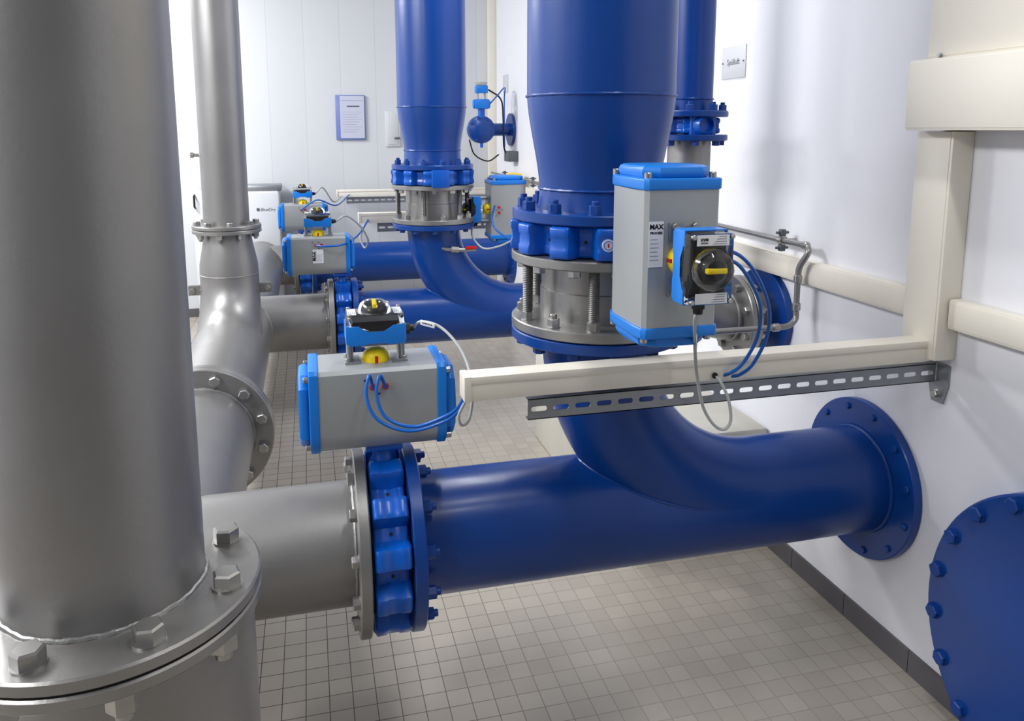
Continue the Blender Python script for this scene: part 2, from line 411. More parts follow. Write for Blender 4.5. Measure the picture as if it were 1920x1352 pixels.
def spool(x, y, h, label):
    z = 1.103
    t = thing('steel_spool_piece', label, 'pipe joint', (x, y, z))
    b = B(); b.lathe([(.15, 0), (.163, .02), (.163, h*.55), (.158, h*.56), (.158, h)], (x, y, z+.005), (0, 0, 1), 64); b.build('sleeve', 'steel2', t)
    f1 = flange(t, (x, y, z), (0, 0, 1), .245, .14, .028, 'steel2')
    f2 = flange(t, (x, y, z+h), (0, 0, 1), .245, .14, .026, 'steel2')
    bolts(f1, (x, y, z+.028), (0, 0, 1), .215, 12, .03, 'bolt', 'nut', .12)
    bolts(f2, (x, y, z+h), (0, 0, -1), .215, 12, .03, 'bolt', 'head', .12)
    for k in range(0, 12, 2):
        a = .12+2*PI*k/12; px = x+.215*math.cos(a); py = y+.215*math.sin(a)
        prof = []; hh = .03
        while hh < h: prof += [(.0150, hh), (.0132, hh+.0025)]; hh += .005
        b = B(); b.lathe(prof, (px, py, z), (0, 0, 1), 14); b.build('threaded_rod', 'stud', t)
    return z+h+.026
def riser(x, y, zf, zn, zr, label):
    t = thing('blue_riser_pipe', label, 'pipe', (x, y, zf))
    f = flange(t, (x, y, zf), (0, 0, 1), .243, .14, .028, 'blue')
    bolts(f, (x, y, zf+.028), (0, 0, 1), .213, 12, .03, 'bluebolt', 'nut', .12)
    b = B(); b.lathe([(.176, .02), (.170, .04), (.167, zn-zf)], (x, y, zf), (0, 0, 1), 72, caps=False); b.build('neck', 'blue', t)
    L = zr-zn; pr = []
    for i in range(17):
        s = i/16; k = s*s*(3-2*s)*.6+s*.4; pr.append((.167+.036*k, L*s))
    b = B(); b.lathe(pr, (x, y, zn), (0, 0, 1), 72, caps=False); b.build('reducer', 'blue', t)
    b = B(); b.cyl((x, y, zr), (x, y, ZC), .203, seg=80); b.build('pipe', 'blue', t)
    bead(t, (x, y, zn), (0, 0, 1), .167, .0045, 'blue', .25, 80); bead(t, (x, y, zr), (0, 0, 1), .203, .004, 'blue', .25, 80)
def valve(loc, rot, label, sticker=False, wid=.085, R=.205, neck=.30, nlug=12, ph0=PI/12):
    t = thing('butterfly_valve', label, 'valve', loc, rot)
    k = R/.205; h = wid/2
    def rf(a, hh):
        c = math.cos(nlug*(a-ph0)); s = max(0, min(1, (c+.62)/1.05)); s = s*s*(3-2*s)
        return .044*k*s
    b = B(); b.thr = .75
    pr = [(R-.06*k, -h), (R-.010, -h), (R-.003, -h+.003), (R, -h+.007), (R-.001, -h*.4), (R-.004, -h*.3), (R-.004, h*.3), (R-.001, h*.4), (R, h-.007), (R-.003, h-.003), (R-.010, h), (R-.06*k, h)]
    b.lathe(pr, (0, 0, 0), (1, 0, 0), nlug*20, loop=False, rfun=rf)
    b.build('lug_body', 'vblue', t, local=True)
    for s in (-1, 1):
        b = B(); b.lathe([(.13*k, s*(h-.001)), (.19*k, s*(h-.001)), (.19*k, s*(h+.003)), (.13*k, s*(h+.003))], (0, 0, 0), (1, 0, 0), 48, loop=True)
        b.build('rubber_seat', 'black', t, local=True)
    b = B()
    b.lathe([(.05, R-.03), (.042, R+.02), (.03, R+.04), (.03, neck-.03), (.045, neck-.022)], (0, 0, 0), (0, 0, 1), 32)
    b.box((-.05, -.05, neck-.022), (.05, .05, neck-.002), .006)
    b.build('stem_neck', 'vblue', t, local=True)
    for j in range(nlug):
        if R < .15: break
        a = ph0+2*PI*(j+.5)/nlug; d = V((0, math.cos(a), math.sin(a)))
        b = B(); b.cyl(d*(R-.012), d*(R-.003), .005, seg=10); b.build('drain_hole', 'black', t, local=True)
    if sticker is not False:
        b = B(); a = math.radians(sticker); d = V((0, math.sin(a), math.cos(a)))
        b.cyl(d*(R+.034), d*(R+.0455), .016, seg=24); o = b.build('round_sticker', 'paper', t, local=True)
        b = B(); b.torus((0, 0, 0), (0, 0, 1), .011, .001, 24); me = b.mesh('mark', 'hose'); put('sticker_ring', me, o, zto(d*(R+.0456), d), True)
        b = B(); b.box((-.005, -.002, -.001), (.005, .002, .001)); me = b.mesh('mark', 'red'); put('sticker_mark', me, o, zto(d*(R+.0456), d), True)
    return t
RH_ = Matrix.Identity(3)
RV_ = Matrix(((0, -1, 0), (0, 0, -1), (1, 0, 0)))   # X->Z, Y->-X, Z->-Y
RW_ = Matrix(((0, 0, -1), (0, 1, 0), (1, 0, 0)))   # X->Z, Y->Y, Z->-X

def actuator(loc, rot, label, gland=1, lab=False):
    t = thing('pneumatic_actuator', label, 'actuator', loc, rot)
    Mx = Matrix(((0, 0, 1, 0), (1, 0, 0, 0), (0, 1, 0, 0), (0, 0, 0, 1)))
    prof = [(-.060, 0), (.060, 0), (.082, .02), (.092, .05), (.092, .175), (.089, .210), (.081, .22), (-.081, .22), (-.089, .210), (-.092, .175), (-.092, .05), (-.082, .02)]
    cprof = [(-.058, 0), (.058, 0), (.092, .034), (.094, .11), (.092, .186), (.058, .22), (-.058, .22), (-.092, .186), (-.094, .11), (-.092, .034)]
    def sc(f, g=None, pf=prof): return [(x*f, .11+(z-.11)*(g or f)) for x, z in pf]
    b = B(); b.prism(prof, Mx, .152, -.152); b.build('body', 'alu', t, local=True)
    for s in (-1, 1):
        b = B(); b.prism(sc(1.04), Mx, s*.177, s*.152, bev=.004)
        b.prism(sc(.88, None, cprof), Mx, s*.203, s*.175, bev=.011)
        e = b.build('end_cap', 'capblue', t, local=True)
        for yy in (-.077, .077):
            for zz in (.020, .200):
                put('bolt', capmesh(.017, 'bolt'), e, zto((s*.176, yy, zz), (s, 0, 0)), True)
    for i, px in enumerate((-.016, .016)):
        b = B(); b.cyl((px, -.082, .175), (px, -.100, .175), .0085, seg=16); b.build('port_ring', 'red', t, local=True)
    for px, pz in ((-.035, .192), (0, .192), (.0, .155)):
        b = B(); b.cyl((px, -.08, pz), (px, -.0935, pz), .003, seg=8); b.build('port_hole', 'black', t, local=True)
    for s in (-1, 1):
        br_ = B()
        br_.box((s*.062-.02, -.035, .22), (s*.062+.02, .035, .226), .001)
        br_.box((s*.062-.003, -.02, .222), (s*.062+.003, .02, .274), .001)
        for yy in (-.022, .022): br_.cyl((s*.07, yy, .222), (s*.07, yy, .275), .006, seg=10)
        br_.build('bracket', 'galv', t, local=True)
        for yy in (-.024, .024): put('bolt', boltmesh('head', .013, 'bolt'), t, zto((s*.074, yy, .226), (0, 0, 1)), True)
    b = B(); b.lathe([(.036, .22), (.036, .228), (.033, .24), (.024, .25), (.008, .255)], (0, 0, 0), (0, 0, 1), 28); y = b.build('position_dome', 'yellow', t, local=True)
    b = B(); b.box((-.004, -.0372, .22), (.004, .0372, .238)); b.build('red_mark', 'red', y, local=True)
    M2 = Matrix(((1, 0, 0, 0), (0, 0, 1, 0), (0, 1, 0, 0), (0, 0, 0, 1)))
    b = B(); b.prism([(-.07, .272), (-.03, .272), (-.022, .28), (.022, .28), (.03, .272), (.07, .272), (.078, .28), (.078, .325), (.045, .325), (.02, .306), (-.02, .306), (-.045, .325), (-.078, .325), (-.078, .28)], M2, .05, -.05, bev=.003)
    sb = b.build('switch_box', 'capblue', t, local=True)
    b = B(); b.prism([(-.062, .326), (-.044, .327), (-.02, .308), (.02, .308), (.044, .327), (.062, .326), (.058, .334), (-.058, .334)], M2, .036, -.036)
    b.build('inner_block', 'black', sb, local=True)
    b = B(); b.prism([(-.076, .3257), (-.045, .3257), (-.02, .3067), (.02, .3067), (.045, .3257), (.076, .3257), (.073, .352), (-.073, .352)], M2, .049, -.049, bev=.005)
    b.build('clear_cover', 'smoke', sb, local=True)
    b = B(); b.lathe([(.046, .3523), (.044, .362), (.037, .376), (.026, .383), (.01, .385)], (0, 0, 0), (0, 0, 1), 16); b.build('clear_dome', 'smoke', sb, local=True)
    b = B(); b.lathe([(.026, .3525), (.025, .358), (.019, .366), (.010, .369)], (0, 0, 0), (0, 0, 1), 24); b.build('indicator_hub', 'black', sb, local=True)
    b = B(); b.box((-.0055, -.021, .356), (.0055, .021, .3735), .003); b.build('indicator', 'yellow', sb, local=True)
    for s in (-1, 1):
        b = B(); b.box((s*.060-.011, -.036, .3525), (s*.060+.011, .036, .3535)); b.build('cover_label', 'paper' if lab == 'front' else 'signgrey', sb, local=True)
        b = B()
        for q in range(4): b.box((s*.060-.008+q*.005, -.03, .3535), (s*.060-.0066+q*.005, .0-q*.004, .3538))
        b.build('printed_lines', 'inkgrey', sb, local=True)
        for yy in (-.043, .043): put('screw', capmesh(.010, 'bolt'), sb, zto((s*.067, yy, .349), (0, 0, 1)), True)
    if lab == 'front':
        mw = W[t.name]; text('MAX', .008, mw @ frame((.062, .020, .3542), (0, 1, 0), (-1, 0, 0)), sb, bold=.0002); text('PROCESS', .004, mw @ frame((.055, .020, .3542), (0, 1, 0), (-1, 0, 0)), sb)
    b = B(); b.cyl((gland*.077, 0, .30), (gland*.104, 0, .30), .013, .010, seg=16); b.cyl((gland*.082, 0, .30), (gland*.092, 0, .30), .0155, seg=6); b.build('cable_gland', 'black', sb, local=True)
    if lab:
        mw = W[t.name]
        if lab == 'front': c = V((.035, .064, .2205)); rt = V((0, -1, 0)); up = V((1, 0, 0)); w, h = .034, .1
        else: c = V((-.005, -.0925, .11)); rt = V((0, 0, 1)); up = V((-1, 0, 0)); w, h = .08, .06
        Fm = mw @ frame(c, rt, up)
        b = B(); b.box((-w/2, -h/2, 0), (w/2, h/2, .0008)); b.bm.transform(mw.inverted() @ Fm)
        lbp = b.build('label_plate', 'paper', t, local=True)
        text('MAX', .0148 if lab == 'front' else .026, Fm @ Matrix.Translation((0, h*.38, .001)), lbp, bold=.0006)
        text('PROCESS', .0071 if lab == 'front' else .014, Fm @ Matrix.Translation((0, h*.25, .001)), lbp, bold=.0003)
        b = B()
        for q in range(6): b.box((-w*.4, h*(.1-.09*q), .0008), (w*(.1+.05*(q % 3)), h*(.1-.09*q)+.0015, .001))
        b.bm.transform(mw.inverted() @ Fm); b.build('printed_lines', 'inkgrey', lbp, local=True)
    return t

XR1, XR2 = .786, .72
valve((.169, 2.06, Z0), RH_, 'bright blue lugged butterfly valve between grey branch and nearest blue horizontal pipe', wid=.092, neck=.295)
actuator((.155, 2.06, Z0+.295), RH_, 'grey pneumatic actuator with blue caps lying above the nearest horizontal pipe valve', 1)
valve((.169, 4.67, Z0), RH_, 'bright blue lugged butterfly valve on the second horizontal pipe', wid=.092, neck=.295)
actuator((.04, 4.67, Z0+.295), RH_, 'grey actuator with blue caps and printed label over the second horizontal pipe valve', 1, lab='side')
valve((-.055, 6.75, Z0), RH_, 'bright blue lugged butterfly valve on the farthest horizontal pipe', wid=.092, neck=.295)
actuator((-.055, 6.75, Z0+.295), RH_, 'farthest horizontal actuator with blue caps in front of the back wall', 1)
z1 = spool(XR1, 2.06, .188, 'grey steel spool with exposed threaded rods under the nearest blue riser')
valve((XR1, 2.06, z1+.045), RV_, 'bright blue lugged butterfly valve with round sticker on the nearest blue riser', sticker=15.0)
actuator((XR1, 1.765, z1+.052), RV_, 'large upright grey actuator with blue caps and a printed label beside the nearest blue riser', -1, lab='front')
riser(XR1, 2.06, z1+.09, 1.49, 1.74, 'large dark blue vertical pipe in the centre with a reducer above its bolted flange')
z2 = spool(XR2, 4.67, .20, 'grey steel spool with exposed threaded rods under the farther blue riser')
valve((XR2, 4.67, z2+.045), RV_, 'bright blue lugged butterfly valve on the farther blue riser')
riser(XR2, 4.67, z2+.09, 1.53, 1.78, 'farther dark blue vertical pipe with a reducer above its bolted flange')

fx, fy = 1.48, 4.67
t = thing('blue_pipe_post', 'slim blue vertical pipe by the right wall hidden behind the central riser', 'pipe', (fx, fy, Z0+.16))
b = B(); b.cyl((fx, fy, Z0+.16), (fx, fy, 1.107), .08); b.build('pipe', 'blue', t)
b = B(); b.cyl((fx, fy, 1.233), (fx, fy, ZC), .08); b.build('pipe', 'blue', t)
for zz in (1.107, 1.213): flange(t, (fx, fy, zz), (0, 0, 1), .135, .07, .02, 'blue')
valve((fx, fy, 1.17), RW_, 'small blue butterfly valve by the right wall behind the central riser', R=.105, wid=.084, neck=.20, nlug=8)
actuator((fx-.20, fy, 1.17), RW_, 'small upright actuator with blue caps seen between the two blue risers', -1)

dx, dy, dz = 1.37, 2.67, .93
t = thing('blue_riser_pipe', 'slim blue vertical pipe on the right behind the central riser with flange pair', 'pipe', (dx, dy, 1.7))
b = B(); b.cyl((dx, dy, 1.71), (dx, dy, ZC), .08); b.build('pipe', 'blue', t)
f = flange(t, (dx, dy, 1.695), (0, 0, 1), .137, .07, .022, 'blue'); bolts(f, (dx, dy, 1.717), (0, 0, 1), .115, 8, .026, 'bluebolt', 'nut', .3)
bead(t, (dx, dy, 1.76), (0, 0, 1), .08, .004, 'blue')
valve((dx, dy, 1.664), RV_, 'compact blue wafer valve between the flanges of the slim blue pipe', R=.09, wid=.058, neck=.11, nlug=8)
t = thing('grey_elbow_pipe', 'grey stainless pipe bending into the right wall behind the upright actuator', 'pipe', (dx, dy, dz))
f = flange(t, (dx, dy, 1.61), (0, 0, 1), .137, .07, .022, 'blue', label='blue painted flange'); bolts(f, (dx, dy, 1.61), (0, 0, -1), .115, 8, .026, 'bluebolt', 'head', .3)
RBn = .2
b = B(); b.sweep([V((dx, dy, 1.61)), V((dx, dy, 1.3)), V((dx, dy, dz+RBn+.01))]+arc((dx, dy, dz+RBn), (dx+RBn, dy, dz), (dx+RBn, dy, dz+RBn), 16)+[V((XW-.03, dy, dz))], [.079, .079, .085]+[.09]*17+[.09], 40); b.build('pipe', 'steel', t)
f = flange(t, (1.575, dy, dz), (1, 0, 0), .16, .08, .022, 'steel2'); bolts(f, (1.575, dy, dz), (-1, 0, 0), .13, 8, .026, 'bolt', 'head', PI/8)
f = flange(t, (1.600, dy, dz), (1, 0, 0), .16, .08, .022, 'steel2'); bolts(f, (1.622, dy, dz), (1, 0, 0), .13, 8, .026, 'bolt', 'nut', PI/8)
f = flange(t, (XW-.03, dy, dz), (1, 0, 0), .185, .08, .0295, 'blue', 'wall_flange', label='blue painted wall flange')
bead(t, (1.56, dy, dz), (1, 0, 0), .09, .005, 'weld')

BFY, BFZ = 1.27, .368
t = thing('blind_flange', 'big round dark blue blind flange bolted low on the right wall', 'flange', (XW, BFY, 0))
b = B(); b.lathe([(.43, 0), (.43, .055), (.424, .061)], (XW, BFY, BFZ), (-1, 0, 0), 96); b.build('plate', 'blue', t)
u, w = basis(V((-1, 0, 0)))
for k in range(20):
    a = 2*PI*(k+.5)/20; put('bolt', boltmesh('low', .036, 'bluebolt'), t, zto(V((XW-.061, BFY, BFZ))+u*(.402*math.cos(a))+w*(.402*math.sin(a)), (-1, 0, 0), a))

b = B(); b.box((1.14, 2.60, 0), (XW-.012, 3.9, .485), .01); tag(b.build('concrete_plinth', 'concrete'), 'pale painted concrete plinth on the floor against the right wall behind the nearest pipe', 'plinth')

# ---------------------------------------------------------------- trunking arms
def slotted(x0, x1, yf, z0, z1, t, parent):
    b = B(); bm = b.bm; zc = (z0+z1)/2; n = int((x1-x0)/.0565); pit = (x1-x0)/n; hw = .0205; r = .0068; N = 20
    def holept(k):
        a = 2*PI*k/N; c = math.cos(a); s = math.sin(a)
        return ((hw-r) if c > 1e-6 else (-(hw-r) if c < -1e-6 else 0))+r*c, r*s
    for i in range(n):
        cx = x0+pit*(i+.5); rows = []
        for yy in (yf, yf+t):
            ho = []; ou = []
            for k in range(N):
                a = 2*PI*k/N; hx, hz = holept(k)
                c = math.cos(a); s = math.sin(a); W2 = pit/2; H2 = (z1-z0)/2
                q = min(W2/abs(c) if abs(c) > 1e-6 else 9, H2/abs(s) if abs(s) > 1e-6 else 9)
                ho.append(bm.verts.new((cx+hx, yy, zc+hz))); ou.append(bm.verts.new((cx+c*q, yy, zc+s*q)))
            for (sx, sz) in ((1, 1), (1, -1), (-1, 1), (-1, -1)):
                cc = V((cx+sx*pit/2, yy, zc+sz*(z1-z0)/2)); nb = min(ou, key=lambda v: (v.co-cc).length); nb.co = cc
            for k in range(N): bm.faces.new((ho[k], ho[(k+1) % N], ou[(k+1) % N], ou[k]))
            rows.append(ho)
        for k in range(N): bm.faces.new((rows[0][k], rows[0][(k+1) % N], rows[1][(k+1) % N], rows[1][k]))
    b.box((x0, yf, z1-t), (x1, yf+.022, z1)); b.box((x0, yf, z0), (x1, yf+.022, z0+t))
    return b.build('slotted_rail', 'galv', parent)
def arm(x0, yf, zc, xs, zs, lab, lab2, foot=True):
    t = thing('cable_trunking', lab, 'cable trunking', (x0, yf, zc-.03))
    x1 = XW-.071 if yf < 2 else XW-.041
    b = B(); b.box((x0+.002, yf+.003, zc-.03), (x1, yf+.06, zc+.026), .001); b.build('channel', 'cream', t)
    b = B(); b.box((x0+.002, yf, zc+.012), (x1, yf+.062, zc+.031), .002); b.build('lid', 'cream', t)
    b = B(); b.box((x0-.003, yf-.001, zc-.031), (x0+.014, yf+.063, zc+.032), .002); b.build('end_cap', 'cream', t)
    t = thing('bracket_rail', lab2, 'bracket', (XW, yf+.03, zs-.025))
    slotted(xs, XW-.01, yf+.03, zs-.027, zs+.027, .0025, t)
    b = B(); b.prism([(-.045, .03), (.03, .03), (.03, -.02), (.012, -.085), (-.03, -.085), (-.045, -.03)], Matrix(((0, 0, -1, XW-.001), (1, 0, 0, yf+.03), (0, 1, 0, zs), (0, 0, 0, 1))), .006); b.build('foot_plate', 'galv', t)
    put('bolt', boltmesh('head', .02, 'bolt'), t, zto((XW-.007, yf+.022, zs-.06), (-1, 0, 0)))
arm(.342, 1.76, 1.036, .505, .962, 'long cream trunking arm reaching from the wall toward the nearest actuator', 'perforated galvanised rail under the nearest cream trunking arm')
arm(.295, 4.96, 1.10, .41, 1.035, 'cream trunking arm behind the farther riser and second actuator', 'perforated galvanised rail under the second trunking arm')
arm(.235, 7.08, 1.09, .32, 1.025, 'farthest cream trunking arm along the back wall', 'perforated galvanised rail under the farthest trunking arm')

def duct(lo, hi, lidface, lab, name='wall_trunking'):
    t = thing(name, lab, 'cable trunking', ((lo[0]+hi[0])/2, (lo[1]+hi[1])/2, lo[2]))
    b = B(); b.box(lo, (hi[0], hi[1], hi[2]), .002); b.build('channel', 'cream', t)
    lo = V(lo); hi = V(hi)
    if lidface == 'v': b = B(); b.box((lo.x-.002, lo.y+.008, lo.z+.0), (lo.x+.01, hi.y-.008, hi.z), .0015)
    else: b = B(); b.box((lo.x-.002, lo.y, lo.z+.006), (lo.x+.01, hi.y, hi.z-.006), .0015)
    b.build('lid', 'cream', t); return t
duct((XW-.07, 1.735, 1.015), (XW-.001, 1.865, 1.645), 'v', 'vertical cream trunking on the right wall below the large junction trunking')
duct((XW-.04, 1.87, 1.108), (XW-.001, YB-.06, 1.19), 'h', 'long cream horizontal trunking along the right wall toward the back corner')
duct((XW-.04, .2, 1.108), (XW-.001, 1.73, 1.19), 'h', 'short cream horizontal trunking on the right wall at the right edge')
duct((XW-.125, .3, 1.648), (XW-.001, 1.85, 1.835), 'h', 'large cream box trunking at the upper right running over the vertical trunking')
t = duct((XW-.085, .3, 1.838), (XW-.001, 1.83, ZC-.01), 'h', 'tall cream cover panel above the large box trunking at upper right', 'trunking_panel')
p = PX(1764, 104, XW-.087); put('screw', capmesh(.012, 'galv'), t, zto(p, (-1, 0, 0)))
duct((XW-.075, YB-.05, 0.08), (XW-.001, YB-.001, ZC-.01), 'v', 'narrow vertical cream trunking in the far back corner')

# ---------------------------------------------------------------- cables and hoses
def hose(pts, r, mt, name, lab, cat_, group=None):
    b = B(); b.sweep(cat(pts, 8), r, 12); return tag(b.build(name, mt), lab, cat_, group)
hose([(.139, 1.955, .995), P(692, 705, 1.93), P(687, 745, 1.91), P(708, 787, 1.89), P(765, 808, 1.87), P(830, 792, 1.84), P(862, 768, 1.81), (.36, 1.79, 1.03)], .0045, 'hose', 'air_hose', 'outer blue air hose looping from the nearest horizontal actuator to the trunking end', 'hose')
hose([(.171, 1.955, .995), P(712, 705, 1.93), P(706, 740, 1.91), P(724, 783, 1.89), P(775, 800, 1.87), P(832, 782, 1.84), P(862, 760, 1.81), (.36, 1.80, 1.045)], .0045, 'hose', 'air_hose', 'inner blue air hose looping from the nearest horizontal actuator to the trunking end', 'hose')
def cabtag(pc, d, par=None, lab=''):
    t = thing('cable_tag', lab, 'tag', pc)
    d = V(d).normalized()
    right = d; up = V((0, 0, 1)) if abs(d.z) < .7 else V((1, 0, 0)); up = (up-right*up.dot(right)).normalized(); n = right.cross(up)
    if n.y > 0: up = -up; n = -n
    mw = frame(pc, right, up)
    b = B(); b.box((-.022, -.007, .003), (.022, .007, .0048), .0005); b.bm.transform(mw); b.build('sleeve', 'paper', t)
    b = B()
    for i in range(7): b.box((-.016+i*.0045, -.002, .0048), (-.013+i*.0045, .002, .0052))
    b.bm.transform(mw); b.build('printed_marks', 'ink', t)
hose([(.257, 2.06, 1.12), P(790, 603, 2.03), P(825, 613, 2.0), P(857, 645, 1.95), P(877, 685, 1.9), P(886, 735, 1.84), P(880, 785, 1.82), P(866, 797, 1.81), P(860, 780, 1.80), P(870, 757, 1.80), (.36, 1.80, 1.02)], .0038, 'cable', 'signal_cable', 'grey signal cable from the nearest horizontal switch box drooping to the trunking end', 'cable')
cabtag(P(803, 607, 2.018), P(820, 612, 2.0)-P(790, 604, 2.03), lab='small white printed tag on the grey cable beside the nearest horizontal switch box')
zt = z1+.052
hose([(XR1+.10, 1.59, zt+.016), P(1385, 478, 1.60), P(1418, 515, 1.63), P(1441, 575, 1.68), P(1438, 630, 1.72), P(1412, 682, 1.74), P(1388, 702, 1.748), P(1370, 706, 1.768)], .0045, 'hose', 'air_hose', 'outer blue air hose curving from the upright actuator down to the trunking arm', 'hose')
hose([(XR1+.10, 1.59, zt-.016), P(1378, 492, 1.60), P(1408, 530, 1.63), P(1426, 580, 1.68), P(1419, 635, 1.72), P(1392, 682, 1.74), P(1370, 699, 1.748), P(1356, 704, 1.768)], .0045, 'hose', 'air_hose', 'inner blue air hose curving from the upright actuator down to the trunking arm', 'hose')
hose([(XR1, 1.465, zt-.10), P(1303, 600, 1.48), P(1303, 650, 1.58), P(1307, 705, 1.68), P(1318, 762, 1.72), P(1338, 796, 1.73), P(1358, 805, 1.73), P(1370, 788, 1.73), P(1366, 750, 1.73), P(1352, 718, 1.74), P(1340, 704, 1.765)], .004, 'cable', 'signal_cable', 'grey signal cable hanging from the upright switch box and looping below the trunking arm', 'cable')
cabtag(P(1303, 640, 1.55), P(1304, 670, 1.6)-P(1303, 620, 1.52), lab='white printed tag on the cable hanging under the upright switch box')
b = B(); pp = P(1340, 704, 1.7595); b.cyl(pp, pp+V((0, -.003, 0)), .008, seg=16); tag(b.build('cable_grommet', 'black'), 'black round grommet where the looping cable enters the nearest trunking arm', 'grommet')
for (pts, mt, nm, lb) in [
    ([(.025, 4.565, .995), P(610, 462, 4.52), P(645, 458, 4.55), P(672, 440, 4.75), P(690, 413, 4.955)], 'hose', 'air_hose', 'blue air hose from the second horizontal actuator to the second trunking arm'),
    ([(.145, 4.67, 1.12), P(650, 405, 4.7), P(676, 425, 4.75), P(690, 450, 4.8), P(684, 465, 4.85), P(676, 445, 4.9), P(684, 420, 4.955)], 'cable', 'signal_cable', 'grey signal cable from the second horizontal switch box to the second trunking arm'),
    ([(-.07, 6.645, .995), P(595, 375, 6.6), P(630, 385, 6.7), P(655, 365, 7.07)], 'hose', 'air_hose', 'blue air hose from the farthest horizontal actuator to the farthest trunking arm'),
    ([(.05, 6.75, 1.12), P(605, 352, 6.8), P(625, 378, 6.9), P(640, 368, 7.07)], 'cable', 'signal_cable', 'grey signal cable from the farthest horizontal switch box'),
    ([P(890, 410, 4.67), P(885, 440, 4.6), P(905, 465, 4.5), P(935, 462, 4.5), P(962, 450, 4.42)], 'cable', 'signal_cable', 'grey signal cable hanging from the small actuator between the two risers'),
    ([P(928, 385, 4.5), P(922, 410, 4.5), P(930, 430, 4.45), P(955, 448, 4.4)], 'hose', 'air_hose', 'blue air hose hanging from the small actuator between the two risers')]:
    hose(pts, .006, mt, nm, lb, 'hose' if mt == 'hose' else 'cable')

# ---------------------------------------------------------------- steel tube on wall
t = thing('steel_air_tube', 'thin stainless tube along the right wall bending down beside the wall flange', 'tube', (1.66, 2.35, .96))
b = B()
b.sweep([V((1.67, 7.2, 1.25)), V((1.67, 5, 1.25)), V((1.67, 2.36, 1.25))]+cat([(1.668, 2.34, 1.245), (1.66, 2.33, 1.225), (1.655, 2.36, 1.18), (1.655, 2.37, 1.14), (1.655, 2.37, 1.02), (1.65, 2.365, .985), (1.62, 2.36, .965), (1.58, 2.36, .962)], 6)+[V((1.0, 2.36, .962))], .0105, 14)
b.build('tube', 'steel2', t)
for pos, ax in (((1.67, 2.36, 1.25), (0, 1, 0)), ((1.655, 2.37, 1.13), (0, 0, 1)), ((1.655, 2.37, 1.03), (0, 0, 1)), ((1.57, 2.36, .962), (1, 0, 0))):
    b = B(); b.cyl(V(pos)-V(ax)*.014, V(pos)+V(ax)*.014, .0145, seg=18, bev=.003); b.build('press_fitting', 'bolt', t)
for yy in (2.50, 3.6, 4.7, 5.8, 6.7):
    k = thing('tube_clip', {2.50: 'near steel clip holding the thin wall tube beside its bend'}.get(yy, 'small steel clip holding the thin wall tube farther along the right wall'), 'clip', (XW, yy, 1.25), group=None if yy == 2.5 else 'tube clips along the right wall')
    b = B(); b.cyl((XW, yy, 1.25), (1.685, yy, 1.25), .006, seg=10); b.lathe([(.011, -.012), (.017, -.012), (.017, .012), (.011, .012)], (1.67, yy, 1.25), (0, 1, 0), 24, loop=True); b.build('ring', 'bolt', k)
    for s in (-1, 1):
        b = B(); b.box((1.66, yy-.01, 1.25+s*.028-.012), (1.68, yy+.01, 1.25+s*.028+.012), .002); b.cyl((1.645, yy, 1.25+s*.028), (1.695, yy, 1.25+s*.028), .005, seg=8); b.build('ear', 'darkgrey', k)

# ---------------------------------------------------------------- drain tap on elbow 2
q = P(835, 467, 4.50)
t = thing('drain_tap', 'small steel drain tap with red handle on the farther swept pipe', 'tap', q)
q2 = P(892, 468, 4.48)
b = B(); b.sweep([P(820, 465, 4.56), q, P(868, 469, 4.48), q2], .012, 14); b.cyl(P(846, 467, 4.49), P(860, 468, 4.49), .019, seg=6); b.build('tube', 'bolt', t)
b = B(); a = P(872, 466, 4.47); c = P(894, 466, 4.46); b.box((a.x, 4.455, a.z-.004), (c.x, 4.475, a.z+.014), .004); b.build('handle', 'red', t)

# ---------------------------------------------------------------- far wall valve
wy = 6.67
t = thing('wall_pipe_stub', 'small blue pipe stub with flange coming out of the right wall near the back corner', 'pipe', (XW, wy, 1.65))
b = B(); b.sweep([V((XW-.01, wy, 1.65)), V((1.53, wy, 1.65))]+arc((1.53, wy, 1.65), (1.42, wy-.11, 1.65), (1.53, wy-.11, 1.65), 8), .054, 24); b.build('pipe', 'blue', t)
flange(t, (XW-.025, wy, 1.65), (1, 0, 0), .14, .04, .024, 'blue', 'wall_flange')
f = flange(t, (1.42, wy-.13, 1.65), (0, 1, 0), .115, .03, .022, 'blue')
t = thing('small_control_valve', 'small blue valve with miniature actuator on top near the back corner', 'valve', (1.42, wy-.17, 1.55))
b = B(); b.lathe([(.03, -.055), (.06, -.052), (.085, -.04), (.11, -.03), (.115, -.02), (.115, .02), (.10, .028)], (1.42, wy-.16, 1.65), (0, 1, 0), 32); f = b.build('valve_body', 'blue', t)
bolts(f, (1.42, wy-.188, 1.65), (0, -1, 0), .098, 8, .022, 'bluebolt', 'head', .3)
b = B(); b.cyl((1.42, wy-.17, 1.56), (1.42, wy-.17, 1.50), .014, seg=12); b.build('lower_stem', 'vblue', t)
b = B(); b.cyl((1.42, wy-.17, 1.74), (1.42, wy-.17, 1.83), .03, seg=16); b.build('stem', 'vblue', t)
b = B(); b.box((1.36, wy-.22, 1.82), (1.48, wy-.12, 1.90), .01); b.cyl((1.35, wy-.17, 1.86), (1.49, wy-.17, 1.86), .035, seg=20); b.build('actuator_body', 'capblue', t)
b = B(); b.box((1.37, wy-.21, 1.95), (1.47, wy-.13, 2.01), .006); b.build('switch_box', 'capblue', t)
b = B(); b.box((1.375, wy-.205, 2.01), (1.465, wy-.135, 2.04), .006); b.build('clear_cover', 'alu', t)
for xx in (1.39, 1.45): b = B(); b.cyl((xx, wy-.17, 1.895), (xx, wy-.17, 1.952), .008, seg=8); b.build('post', 'alu', t)
